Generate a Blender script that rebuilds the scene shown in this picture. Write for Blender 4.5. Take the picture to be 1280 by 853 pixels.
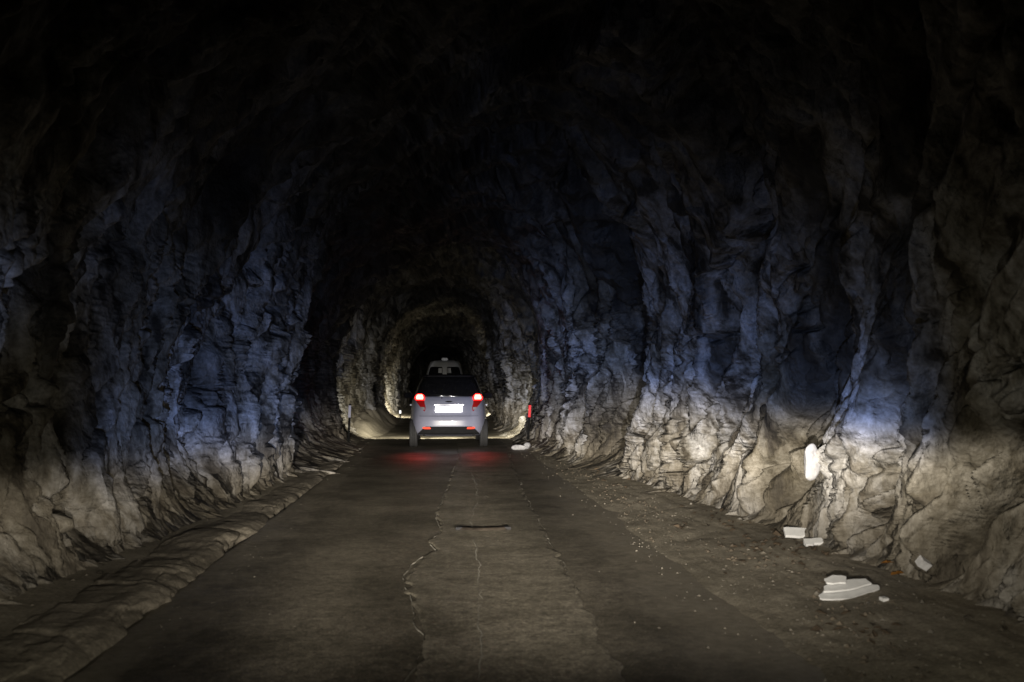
import bpy, bmesh, math, random
import numpy as np
from mathutils import Vector, Matrix, Euler
random.seed(7); rng = np.random.default_rng(7)
for o in list(bpy.data.objects): bpy.data.objects.remove(o)
S = bpy.context.scene
COL = S.collection
R = math.radians

# ------------------------------------------------------------------ camera, world, exposure
CAM_H = 1.27
cam_d = bpy.data.cameras.new('camera'); cam = bpy.data.objects.new('camera', cam_d); COL.objects.link(cam)
cam_d.lens = 35.0; cam_d.sensor_width = 36.0
cam_d.clip_start = 0.05; cam_d.clip_end = 500
cam.location = (0, 0, CAM_H)
cam.rotation_euler = (R(90 + 2.6), 0, R(-3.93))
cam_d.dof.use_dof = True; cam_d.dof.focus_distance = 15.0; cam_d.dof.aperture_fstop = 2.8
S.camera = cam
w = bpy.data.worlds.new('World'); S.world = w; w.use_nodes = True
w.node_tree.nodes['Background'].inputs[0].default_value = (0.3, 0.4, 0.7, 1)
w.node_tree.nodes['Background'].inputs[1].default_value = 0.0005     # night outside the tunnel
S.view_settings.view_transform = 'Standard'; S.view_settings.look = 'None'
S.view_settings.exposure = 0.0; S.view_settings.gamma = 1.0
S.render.engine = 'CYCLES'
S.cycles.max_bounces = 3; S.cycles.diffuse_bounces = 1
S.cycles.sample_clamp_indirect = 1.5

# ------------------------------------------------------------------ vehicle headlamps (real lamps with a dipped-beam pattern)
class NT:
    def __init__(self, tree):
        self.t = tree; self.n = tree.nodes; self.l = tree.links
    def put(self, inp, v):
        if isinstance(v, (int, float)): inp.default_value = v
        else: self.l.new(v, inp)
    def m(self, op, a, b=0.0, c=0.0, clamp=False):
        x = self.n.new('ShaderNodeMath'); x.operation = op; x.use_clamp = clamp
        self.put(x.inputs[0], a); self.put(x.inputs[1], b); self.put(x.inputs[2], c)
        return x.outputs[0]
    def gauss(self, v, c, s):      # exp(-((v-c)/s)^2)
        d = self.m('DIVIDE', self.m('SUBTRACT', v, c), s)
        return self.m('EXPONENT', self.m('MULTIPLY', self.m('MULTIPLY', d, d), -1.0))
    def sstep(self, v, lo, hi):
        x = self.n.new('ShaderNodeMapRange'); x.interpolation_type = 'SMOOTHSTEP'
        self.put(x.inputs['Value'], v); self.put(x.inputs['From Min'], lo); self.put(x.inputs['From Max'], hi)
        return x.outputs[0]

def noise(k, scale, detail=4, rough=0.6, vec=None, dim='3D', distort=0.0):
    n = k.n.new('ShaderNodeTexNoise'); n.noise_dimensions = dim
    n.inputs['Scale'].default_value = scale; n.inputs['Detail'].default_value = detail; n.inputs['Roughness'].default_value = rough
    n.inputs['Distortion'].default_value = distort
    if vec is not None: k.l.new(vec, n.inputs['Vector'])
    return n.outputs['Fac']
def headlamp(name, loc, energy, low=1.0, blue=1.0, spill=1.0, radius=0.035, yaw=0.0):
    ld = bpy.data.lights.new(name, 'SPOT'); lo = bpy.data.objects.new(name, ld); COL.objects.link(lo)
    ld.energy = energy; ld.spot_size = R(175); ld.spot_blend = 0.1; ld.shadow_soft_size = radius
    ld.use_nodes = True
    k = NT(ld.node_tree)
    em = [n for n in k.n if n.type == 'EMISSION'][0]
    tc = k.n.new('ShaderNodeTexCoord'); sp = k.n.new('ShaderNodeSeparateXYZ'); k.l.new(tc.outputs['Normal'], sp.inputs[0])
    az = k.m('MAXIMUM', k.m('ABSOLUTE', sp.outputs['Z']), 0.02)
    a = k.m('DIVIDE', sp.outputs['X'], az)
    e = k.m('DIVIDE', sp.outputs['Y'], az)
    # cut-off line: level on the left, kicked up on the right
    c = k.m('ADD', -0.004, k.m('MULTIPLY', k.m('MINIMUM', k.m('MAXIMUM', a, 0.0), 0.8), 0.085))
    c = k.m('ADD', c, k.m('MULTIPLY', k.m('GREATER_THAN', a, 0.0), 0.012))
    # unevenness of a scratched, dusty lens
    cv = k.n.new('ShaderNodeCombineXYZ'); k.l.new(a, cv.inputs[0]); k.l.new(e, cv.inputs[1]); cv.inputs[2].default_value = loc[0]*3
    lens = noise(k, 6.0, 1, 0.6, cv.outputs[0]); lens2 = noise(k, 2.3, 1, 0.5, cv.outputs[0])
    c = k.m('ADD', c, k.m('MULTIPLY', k.m('SUBTRACT', lens, 0.5), 0.07))
    below = k.m('SUBTRACT', c, e)                       # >0 under the cut-off
    lowmask = k.sstep(below, -0.034, 0.075)
    q = k.m('DIVIDE', k.m('MAXIMUM', below, 0.0), 0.080)
    fall = k.m('POWER', k.m('ADD', k.m('MULTIPLY', q, q), 1.0), -1.4)
    hz = k.m('ADD', k.m('MULTIPLY', k.gauss(a, 0.24, 0.24), 1.15), k.m('MULTIPLY', k.gauss(a, 0.20, 0.80), 0.22))
    hz = k.m('ADD', hz, k.m('MULTIPLY', k.gauss(a, 0.0, 0.12), 2.0))
    near = k.sstep(e, -0.30, -0.10)
    L = k.m('MULTIPLY', k.m('MULTIPLY', lowmask, k.m('ADD', fall, 0.055)), k.m('MULTIPLY', hz, near))
    L = k.m('MULTIPLY', L, k.m('MULTIPLY', k.m('ADD', 0.5, lens2), 1.05 * low))
    # blue fringe above the cut-off
    up = k.m('MAXIMUM', k.m('SUBTRACT', e, c), 0.0)
    B = k.m('MULTIPLY', k.sstep(below, 0.06, -0.03), k.m('EXPONENT', k.m('MULTIPLY', k.m('DIVIDE', up, 0.088), -1.0)))
    B = k.m('MULTIPLY', B, k.m('MULTIPLY', k.m('SUBTRACT', 1.0, k.sstep(k.m('ABSOLUTE', k.m('SUBTRACT', a, 0.125)), 0.34, 0.52)), 0.18 * blue))
    B = k.m('MULTIPLY', B, k.m('SUBTRACT', 1.0, k.m('MULTIPLY', k.gauss(a, -0.01, 0.06), 0.6)))
    B = k.m('MULTIPLY', B, k.m('ADD', 1.0, k.m('ADD', k.m('MULTIPLY', k.gauss(a, 0.12, 0.07), 4.5), k.m('MULTIPLY', k.gauss(a, -0.27, 0.09), 1.3))))
    B = k.m('ADD', B, k.m('MULTIPLY', k.m('MULTIPLY', k.gauss(a, -0.50, 0.07), k.gauss(e, 0.27, 0.08)), 0.022 * blue))
    B = k.m('MULTIPLY', B, k.m('ADD', 0.15, k.m('MULTIPLY', lens2, 1.7)))
    # weak neutral spill in every forward direction
    G = k.m('MULTIPLY', k.m('SUBTRACT', 1.0, k.sstep(e, 0.05, 0.60)), 0.0034 * spill)
    G = k.m('MULTIPLY', G, k.m('ADD', 0.45, k.m('MULTIPLY', k.sstep(k.m('ABSOLUTE', k.m('SUBTRACT', a, 0.08)), 0.30, 0.65), 1.5)))
    G = k.m('ADD', G, k.m('MULTIPLY', k.m('MULTIPLY', k.gauss(a, 0.0, 0.11), k.gauss(e, 0.0, 0.09)), 0.30))
    cc = k.n.new('ShaderNodeCombineXYZ')
    def mix(l, b, g):
        return k.m('ADD', k.m('ADD', k.m('MULTIPLY', L, l), k.m('MULTIPLY', B, b)), k.m('MULTIPLY', G, g))
    k.l.new(mix(1.0, 0.40, 1.0), cc.inputs[0]); k.l.new(mix(0.91, 0.59, 0.93), cc.inputs[1]); k.l.new(mix(0.76, 1.22, 0.72), cc.inputs[2])
    k.l.new(cc.outputs[0], em.inputs['Color'])
    em.inputs['Strength'].default_value = 1.0
    lo.location = loc; lo.rotation_euler = (R(90), 0, R(yaw))
    return lo
CAR_Y, CAR_X = 20.3, 0.11
VAN_Y, VAN_X = 36.0, 0.04
headlamp('headlamp_beam', (-0.58, 1.75, 0.70), 6600)
headlamp('headlamp_beam', (0.58, 1.75, 0.70), 6600)
for s in (-1, 1):
    headlamp('headlamp_beam', (CAR_X + s*0.5, CAR_Y + 3.66, 0.66), 1500, low=0.4, blue=0.15, spill=21.0)
    headlamp('headlamp_beam', (VAN_X + s*0.45, VAN_Y + 3.9, 0.62), 4000, low=0.4, blue=0.1, spill=30.0)

# ------------------------------------------------------------------ helpers
def tag(o, label=None, cat=None, group=None, kind=None):
    if label: o['label'] = label
    if cat: o['category'] = cat
    if group: o['group'] = group
    if kind: o['kind'] = kind
    return o
def empty(name, loc, label, cat, group=None, rz=0):
    o = bpy.data.objects.new(name, None); COL.objects.link(o); o.location = loc; o.rotation_euler.z = rz
    o.empty_display_size = 0.2
    return tag(o, label, cat, group)
def mesh_obj(name, verts, faces, m, parent=None, smooth=True):
    me = bpy.data.meshes.new(name); me.from_pydata([tuple(v) for v in verts], [], faces); me.update()
    if m: me.materials.append(m)
    if smooth: me.polygons.foreach_set('use_smooth', [True]*len(me.polygons))
    o = bpy.data.objects.new(name, me); COL.objects.link(o)
    if parent: o.parent = parent
    return o
def bm_obj(name, bm, m, parent=None, smooth=False):
    me = bpy.data.meshes.new(name); bm.to_mesh(me); bm.free()
    if m: me.materials.append(m)
    if smooth: me.polygons.foreach_set('use_smooth', [True]*len(me.polygons))
    o = bpy.data.objects.new(name, me); COL.objects.link(o)
    if parent: o.parent = parent
    return o
def grid_obj(name, P, m, parent=None, attrs=None):
    """P: (rows, cols, 3) array -> quad grid mesh, fast"""
    nr, nc, _ = P.shape
    me = bpy.data.meshes.new(name)
    me.vertices.add(nr*nc); me.vertices.foreach_set('co', P.reshape(-1).astype(np.float32))
    i = np.arange(nr-1)[:, None]*nc + np.arange(nc-1)[None, :]
    q = np.stack([i, i+1, i+nc+1, i+nc], -1).reshape(-1).astype(np.int32)
    nf = (nr-1)*(nc-1)
    me.loops.add(nf*4); me.loops.foreach_set('vertex_index', q)
    me.polygons.add(nf); me.polygons.foreach_set('loop_start', (np.arange(nf)*4).astype(np.int32))
    me.polygons.foreach_set('use_smooth', np.ones(nf, dtype=bool))
    me.update(calc_edges=True)
    if attrs:
        for an, av in attrs.items():
            at = me.attributes.new(an, 'FLOAT', 'POINT'); at.data.foreach_set('value', av.reshape(-1).astype(np.float32))
    me.materials.append(m)
    o = bpy.data.objects.new(name, me); COL.objects.link(o)
    if parent: o.parent = parent
    return o

# numpy noise
def hsh(ix, iy, iz=0, seed=0):
    h = (ix.astype(np.int64)*374761393 + iy.astype(np.int64)*668265263 + np.asarray(iz).astype(np.int64)*2147483647 + seed*1274126177) & 0xffffffff
    h = ((h ^ (h >> 13)) * 1274126177) & 0xffffffff
    h = ((h ^ (h >> 16)) * 2246822519) & 0xffffffff
    return ((h ^ (h >> 15)) & 0xffffff).astype(np.float32) / float(0xffffff)
def vnoise(x, y, z=None, seed=0):
    """smooth value noise in -1..1"""
    x = np.asarray(x, np.float32); y = np.asarray(y, np.float32)
    xi = np.floor(x); yi = np.floor(y); fx = x-xi; fy = y-yi
    fx = fx*fx*fx*(fx*(fx*6-15)+10); fy = fy*fy*fy*(fy*(fy*6-15)+10)
    if z is None:
        n = lambda a, b: hsh(xi+a, yi+b, 0, seed)
        v = (n(0,0)*(1-fx)+n(1,0)*fx)*(1-fy) + (n(0,1)*(1-fx)+n(1,1)*fx)*fy
    else:
        z = np.asarray(z, np.float32); zi = np.floor(z); fz = z-zi; fz = fz*fz*fz*(fz*(fz*6-15)+10)
        n = lambda a, b, c: hsh(xi+a, yi+b, zi+c, seed)
        v0 = (n(0,0,0)*(1-fx)+n(1,0,0)*fx)*(1-fy) + (n(0,1,0)*(1-fx)+n(1,1,0)*fx)*fy
        v1 = (n(0,0,1)*(1-fx)+n(1,0,1)*fx)*(1-fy) + (n(0,1,1)*(1-fx)+n(1,1,1)*fx)*fy
        v = v0*(1-fz) + v1*fz
    return v*2-1
def fbm(x, y, z=None, oct=4, seed=0, gain=0.5):
    s = 0; a = 1; t = 0
    for i in range(oct):
        f = 2.03**i
        s = s + a*vnoise(x*f+i*17.3, y*f+i*5.1, None if z is None else z*f+i*3.7, seed+i); t += a; a *= gain
    return s/t
def worley(u, v, seed=0):
    ui = np.floor(u); vi = np.floor(v)
    F1 = np.full(u.shape, 9.0, np.float32); F2 = F1.copy()
    du = np.zeros_like(F1); dv = np.zeros_like(F1); ci = np.zeros_like(F1); cj = np.zeros_like(F1)
    for a in (-1, 0, 1):
        for b in (-1, 0, 1):
            i = ui+a; j = vi+b
            px = i + 0.1 + 0.8*hsh(i, j, 0, seed+11); py = j + 0.1 + 0.8*hsh(i, j, 0, seed+23)
            x = u-px; y = v-py; d = np.sqrt(x*x+y*y)
            near = d < F1
            F2 = np.where(near, F1, np.minimum(F2, d))
            du = np.where(near, x, du); dv = np.where(near, y, dv); ci = np.where(near, i, ci); cj = np.where(near, j, cj)
            F1 = np.where(near, d, F1)
    r = [hsh(ci, cj, 0, seed+s)*2-1 for s in (31, 47, 59)]
    return F1, F2, du, dv, r
def smooth(x, a, b):
    t = np.clip((x-a)/(b-a), 0, 1); return t*t*(3-2*t)

# ------------------------------------------------------------------ materials
def new_mat(name):
    m = bpy.data.materials.new(name); m.use_nodes = True
    k = NT(m.node_tree); b = k.n['Principled BSDF']
    return m, k, b
def ramp(k, fac, stops):
    r = k.n.new('ShaderNodeValToRGB'); el = r.color_ramp.elements
    while len(el) < len(stops): el.new(0.5)
    for e, (p, c) in zip(el, stops): e.position = p; e.color = (*c, 1)
    k.l.new(fac, r.inputs[0]); return r.outputs[0]
def mixc(k, f, a, b, mode='MIX'):
    x = k.n.new('ShaderNodeMix'); x.data_type = 'RGBA'; x.blend_type = mode
    k.put(x.inputs[0], f)
    for i, v in ((6, a), (7, b)):
        if isinstance(v, tuple): x.inputs[i].default_value = (*v, 1)
        else: k.l.new(v, x.inputs[i])
    return x.outputs[2]
def mapping(k, vec, scale=(1,1,1), rot=(0,0,0)):
    x = k.n.new('ShaderNodeMapping'); x.inputs['Scale'].default_value = scale; x.inputs['Rotation'].default_value = rot
    k.l.new(vec, x.inputs[0]); return x.outputs[0]
def pos(k): return k.n.new('ShaderNodeNewGeometry').outputs['Position']
def bump(k, b, h, strength=0.5, dist=0.01, prev=None):
    x = k.n.new('ShaderNodeBump'); x.inputs['Strength'].default_value = strength; x.inputs['Distance'].default_value = dist
    k.l.new(h, x.inputs['Height'])
    if prev is not None: k.l.new(prev, x.inputs['Normal'])
    if b is not None: k.l.new(x.outputs[0], b.inputs['Normal'])
    return x.outputs[0]

def mat_rock():
    m, k, b = new_mat('rock')
    p = pos(k)
    big = noise(k, 0.6, 4, 0.6, mapping(k, p, (1.0, 1.3, 0.7), (R(18), 0, 0)))
    col = ramp(k, big, [(0.34, (0.065, 0.056, 0.038)), (0.46, (0.16, 0.148, 0.125)), (0.54, (0.26, 0.255, 0.25)), (0.68, (0.42, 0.415, 0.42))])
    st = noise(k, 3.6, 4, 0.65, mapping(k, p, (1.0, 1.7, 0.22), (R(16), 0, 0)))
    col = mixc(k, 1.0, col, ramp(k, st, [(0.38, (0.13, 0.11, 0.08)), (0.46, (0.62, 0.59, 0.53)), (0.55, (1.0, 1.0, 1.0)), (0.70, (1.45, 1.45, 1.48))]), 'MULTIPLY')
    fine = noise(k, 22, 4, 0.7, p)
    col = mixc(k, 1.0, col, ramp(k, fine, [(0.3, (0.62, 0.60, 0.56)), (0.55, (1.0, 1.0, 1.0)), (0.75, (1.4, 1.4, 1.4))]), 'MULTIPLY')
    # shade painted into the rock colour: dark bands on some stretches, dark unlit vault
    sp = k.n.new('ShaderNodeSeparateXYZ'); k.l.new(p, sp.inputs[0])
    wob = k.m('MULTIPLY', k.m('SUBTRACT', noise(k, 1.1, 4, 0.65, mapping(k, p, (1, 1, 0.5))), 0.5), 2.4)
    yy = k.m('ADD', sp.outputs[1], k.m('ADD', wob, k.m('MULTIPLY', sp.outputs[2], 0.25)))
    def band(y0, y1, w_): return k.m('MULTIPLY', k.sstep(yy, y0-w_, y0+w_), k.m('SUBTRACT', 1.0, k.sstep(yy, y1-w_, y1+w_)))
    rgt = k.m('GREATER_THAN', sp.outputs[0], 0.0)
    shade_r = k.m('MAXIMUM', k.m('MAXIMUM', band(13.4, 14.6, 0.25), band(7.75, 8.3, 0.18)), k.m('MAXIMUM', band(9.9, 10.4, 0.2), band(6.2, 6.55, 0.15)))
    shade_l = k.m('MAXIMUM', band(16.0, 25.5, 0.8), k.m('MAXIMUM', band(10.6, 11.2, 0.25), band(7.3, 7.7, 0.2)))
    shade_bands = k.m('ADD', k.m('MULTIPLY', rgt, shade_r), k.m('MULTIPLY', k.m('SUBTRACT', 1.0, rgt), shade_l))
    shade_bands = k.m('MULTIPLY', shade_bands, k.sstep(k.m('ADD', sp.outputs[2], k.m('MULTIPLY', wob, 0.4)), 0.35, 1.3))
    vault_shade = k.sstep(k.m('ADD', sp.outputs[2], k.m('MULTIPLY', wob, 0.9)), 2.0, 4.0)
    dk = k.m('MAXIMUM', k.m('MULTIPLY', shade_bands, 0.88), k.m('MULTIPLY', vault_shade, 0.74))
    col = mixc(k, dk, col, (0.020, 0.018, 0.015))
    # road dust lying on the lowest metre of the rock
    sz = k.n.new('ShaderNodeSeparateXYZ'); k.l.new(p, sz.inputs[0])
    zz = k.m('ADD', sz.outputs[2], k.m('MULTIPLY', k.m('SUBTRACT', noise(k, 1.3, 4, 0.6, p), 0.5), 1.6))
    dust = k.m('SUBTRACT', 1.0, k.sstep(zz, 0.05, 0.95))
    col = mixc(k, k.m('MULTIPLY', dust, 0.38), col, ramp(k, fine, [(0.3, (0.19, 0.165, 0.128)), (0.7, (0.34, 0.30, 0.245))]))
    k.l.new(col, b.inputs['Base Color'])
    k.l.new(ramp(k, st, [(0.3, (0.9,)*3), (0.7, (0.5,)*3)]), b.inputs['Roughness'])
    b.inputs['Specular IOR Level'].default_value = 0.4
    # fractured relief: tilted facets with creases between them, standing on edge
    wv_ = k.n.new('ShaderNodeTexNoise'); wv_.inputs['Scale'].default_value = 3.5; wv_.inputs['Detail'].default_value = 3
    k.l.new(p, wv_.inputs['Vector'])
    def vm(op, u, v=None, sc=None):
        x = k.n.new('ShaderNodeVectorMath'); x.operation = op; k.l.new(u, x.inputs[0])
        if v is not None: k.l.new(v, x.inputs[1])
        if sc is not None: x.inputs['Scale'].default_value = sc
        return x
    wp = vm('ADD', p, vm('SCALE', wv_.outputs['Color'], sc=0.28).outputs[0]).outputs[0]
    prev = None
    for scl, dist, st_ in ((5.0, 0.13, 1.0),):
        mp = mapping(k, wp, (scl, scl*1.4, scl*0.34), (R(28), 0, 0))
        vo = k.n.new('ShaderNodeTexVoronoi'); vo.inputs['Scale'].default_value = 1.0; k.l.new(mp, vo.inputs['Vector'])
        off = vm('SUBTRACT', mp, vo.outputs['Position']).outputs[0]
        half = k.n.new('ShaderNodeVectorMath'); half.operation = 'SUBTRACT'; k.l.new(vo.outputs['Color'], half.inputs[0]); half.inputs[1].default_value = (0.5, 0.5, 0.5)
        tl = vm('DOT_PRODUCT', off, half.outputs[0]).outputs['Value']
        hgt = k.m('MULTIPLY', tl, k.m('ADD', 0.25, k.m('MULTIPLY', big, 2.3)))
        prev = bump(k, None, hgt, st_, dist, prev)
    prev = bump(k, None, noise(k, 7.0, 4, 0.7, mapping(k, p, (1, 1.3, 0.55), (R(28), 0, 0))), 0.6, 0.05, prev)
    bump(k, b, fine, 0.7, 0.018, prev)
    return m
def mat_road(name, dark, light, seed=0.0, edge=False):
    m, k, b = new_mat(name)
    p = pos(k)
    st = noise(k, 1.0, 5, 0.7, mapping(k, p, (1.0, 9, 1)))
    blot = noise(k, 0.9 + seed, 5, 0.65, p)
    f = k.m('ADD', k.m('MULTIPLY', st, 0.07), k.m('MULTIPLY', blot, 0.93))
    col = ramp(k, f, [(0.36, dark), (0.60, light)])
    g = noise(k, 70, 3, 0.9, p); g2 = noise(k, 17, 4, 0.75, p)
    col = mixc(k, 1.0, col, ramp(k, g, [(0.35, (0.45,)*3), (0.55, (1.0,)*3), (0.72, (2.2,)*3)]), 'MULTIPLY')
    col = mixc(k, 1.0, col, ramp(k, g2, [(0.35, (0.65,)*3), (0.65, (1.35,)*3)]), 'MULTIPLY')
    if edge:      # dust trodden and blown onto both edges of the carriageway
        sx = k.n.new('ShaderNodeSeparateXYZ'); k.l.new(p, sx.inputs[0])
        xx = k.m('ADD', sx.outputs[0], k.m('MULTIPLY', k.m('SUBTRACT', noise(k, 1.6, 5, 0.7, mapping(k, p, (1, 0.6, 1))), 0.5), 1.3))
        dr = k.sstep(xx, 0.95, 1.65); dl = k.sstep(xx, -1.15, -1.6)
        du = k.m('MULTIPLY', k.m('MAXIMUM', dr, dl), 0.9)
        col = mixc(k, du, col, ramp(k, g2, [(0.3, (0.21, 0.186, 0.145)), (0.7, (0.36, 0.322, 0.26))]))
    k.l.new(col, b.inputs['Base Color'])
    k.l.new(ramp(k, blot, [(0.3, (0.62,)*3), (0.7, (0.42,)*3)]), b.inputs['Roughness'])
    b.inputs['Specular IOR Level'].default_value = 0.3
    n1 = bump(k, None, g2, 0.35, 0.008)
    bump(k, b, g, 0.7, 0.004, n1)
    return m
def mat_dirt(name, c0, c1):
    m, k, b = new_mat(name)
    p = pos(k)
    n1 = noise(k, 2.2, 6, 0.65, p); n2 = noise(k, 45, 5, 0.7, p)
    col = ramp(k, n1, [(0.34, c0), (0.64, c1)])
    col = mixc(k, 1.0, col, ramp(k, n2, [(0.3, (0.55,)*3), (0.55, (1.0,)*3), (0.78, (1.5,)*3)]), 'MULTIPLY')
    k.l.new(col, b.inputs['Base Color']); b.inputs['Roughness'].default_value = 0.9
    b.inputs['Specular IOR Level'].default_value = 0.2
    h = bump(k, None, noise(k, 14, 5, 0.7, p), 0.4, 0.015)
    bump(k, b, n2, 0.6, 0.008, h)
    return m
def mat_plain(name, col, rough=0.5, metal=0.0, var=0.15, nscale=12, coat=0.0, bumpd=0.0):
    m, k, b = new_mat(name)
    p = k.n.new('ShaderNodeTexCoord').outputs['Object']
    n = noise(k, nscale, 5, 0.65, p)
    lo = tuple(c*(1-var) for c in col); hi = tuple(min(1, c*(1+var)) for c in col)
    k.l.new(ramp(k, n, [(0.35, lo), (0.65, hi)]), b.inputs['Base Color'])
    b.inputs['Roughness'].default_value = rough; b.inputs['Metallic'].default_value = metal
    b.inputs['Coat Weight'].default_value = coat; b.inputs['Coat Roughness'].default_value = 0.06
    if bumpd: bump(k, b, n, 0.6, bumpd)
    return m
def mat_emit(name, col, strength, base=(0.3, 0.01, 0.01)):
    m, k, b = new_mat(name)
    b.inputs['Base Color'].default_value = (*base, 1); b.inputs['Roughness'].default_value = 0.15
    tx = k.n.new('ShaderNodeTexCoord').outputs['Object']
    n = noise(k, 60, 1, 0.5, tx)
    k.l.new(ramp(k, n, [(0.3, tuple(c*0.8 for c in col)), (0.7, col)]), b.inputs['Emission Color'])
    b.inputs['Emission Strength'].default_value = strength
    return m
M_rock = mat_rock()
M_asph = mat_road('asphalt', (0.080, 0.071, 0.054), (0.165, 0.147, 0.117), 0.0, True)
M_patch = mat_road('patch_concrete', (0.115, 0.103, 0.080), (0.215, 0.194, 0.156), 0.7)
M_seam = mat_dirt('pale_mortar', (0.20, 0.19, 0.165), (0.36, 0.34, 0.30))
M_dirt = mat_dirt('shoulder_dirt', (0.26, 0.232, 0.182), (0.44, 0.395, 0.32))
M_kerb = mat_dirt('kerb_concrete', (0.20, 0.178, 0.142), (0.37, 0.33, 0.27))
M_grav = mat_plain('gravel', (0.22, 0.20, 0.17), 0.85, var=0.6, nscale=3.0)
M_white = mat_plain('white_paint', (0.29, 0.30, 0.40), 0.35, var=0.05, nscale=5, coat=0.4)
M_van = mat_plain('van_paint', (0.60, 0.61, 0.66), 0.4, var=0.08, nscale=3, coat=0.3)
M_black = mat_plain('black_plastic', (0.02, 0.02, 0.022), 0.45)
M_mirror = mat_plain('mirror_shell', (0.015, 0.012, 0.012), 0.8)
M_glass = mat_plain('dark_glass', (0.012, 0.012, 0.014), 0.06, coat=0.5)
M_rubber = mat_plain('rubber', (0.022, 0.022, 0.024), 0.8, bumpd=0.003, nscale=40)
M_rim = mat_plain('rim_metal', (0.35, 0.35, 0.37), 0.4, metal=0.8)
M_plate = mat_emit('glowing_plate', (1.0, 0.98, 0.95), 1.3, (0.85, 0.85, 0.85))  # emission stands in for headlamp light thrown back; far post reflector too
M_brake = mat_emit('brake_light', (1.0, 0.014, 0.012), 4.0)
M_brakecore = mat_emit('brake_bulb', (1.0, 0.30, 0.22), 5.0)
M_taildark = mat_emit('tail_lens', (1.0, 0.02, 0.02), 0.10, (0.25, 0.01, 0.01))
M_reverse = mat_plain('clear_lens', (0.35, 0.33, 0.35), 0.1, coat=0.6)
M_refl = mat_emit('bumper_reflector', (1.0, 0.12, 0.06), 1.3)  # reflected headlamp light put in as emission
M_redr = mat_emit('red_glow_reflector', (1.0, 0.006, 0.010), 0.9, (0.08, 0.0, 0.0))  # returned headlamp light painted in as a red glow
M_whtr = mat_emit('white_glow_reflector', (0.8, 0.75, 1.0), 0.12, (0.25, 0.25, 0.28))  # faint glow in place of light sent back by the reflector
M_post = mat_plain('post_plastic', (0.010, 0.010, 0.010), 0.6)
M_foam = mat_plain('white_foam', (0.85, 0.86, 0.88), 0.7, var=0.08, nscale=20, bumpd=0.004)
M_pale = mat_plain('pale_stone', (0.62, 0.62, 0.65), 0.75, var=0.22, nscale=14, bumpd=0.01)
M_oval = mat_plain('smooth_stone', (0.40, 0.40, 0.43), 0.7, var=0.25, nscale=18, bumpd=0.008)
M_clod = mat_plain('dirt_clod', (0.15, 0.125, 0.095), 0.95, var=0.5, nscale=2.0)
M_wood = mat_plain('weathered_board', (0.020, 0.016, 0.013), 0.85, var=0.5, nscale=9, bumpd=0.006)
M_leafo = mat_plain('orange_leaf', (0.45, 0.20, 0.04), 0.7, var=0.3, nscale=30)
M_leafb = mat_plain('brown_leaf', (0.08, 0.058, 0.038), 0.8, var=0.5, nscale=6)

for m_ in (M_post, M_mirror, M_wood, M_black):
    b_ = m_.node_tree.nodes['Principled BSDF']; b_.inputs['Specular IOR Level'].default_value = 0.08; b_.inputs['Roughness'].default_value = 0.9

# ------------------------------------------------------------------ the rock bore
def ytab(pts, y): a = np.array(pts); return np.interp(y, a[:, 0], a[:, 1]).astype(np.float32)
XR_T = [(-8,3.1),(5,3.08),(7.2,3.0),(7.9,3.3),(8.5,2.95),(11,2.72),(12.4,2.58),(13.0,3.4),(14.5,3.2),(15.2,2.5),(18,2.5),(22,2.36),(27,2.32),(28.0,2.12),(32,2.05),(36,1.95),(38,2.3),(40,2.3),(41,2.1),(43,2.5),(52,2.5),(54,2.2),(58,2.5),(70,2.4),(130,2.4)]
XL_T = [(-8,2.9),(5,2.82),(6.6,2.7),(7.3,2.95),(8,2.60),(9.2,2.5),(9.7,2.82),(11,2.5),(14.2,2.18),(15.1,3.4),(20,3.1),(22.6,2.55),(23.4,3.0),(26,2.75),(30,2.3),(34,2.75),(44,2.5),(46,2.15),(48,2.5),(58,2.2),(60,2.5),(130,2.4)]
ZC_T = [(-8,4.7),(8,4.6),(12,4.35),(13.5,4.9),(16,4.3),(22,4.25),(24,4.7),(28,4.2),(31,4.7),(40,4.25),(43,4.7),(50,4.3),(53,4.0),(56,4.5),(66,4.0),(70,4.4),(130,4.4)]
def bend(y):                       # the bore drifts to the left far ahead
    t = np.clip(y-62, 0, None); return -0.006*t*t
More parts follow.
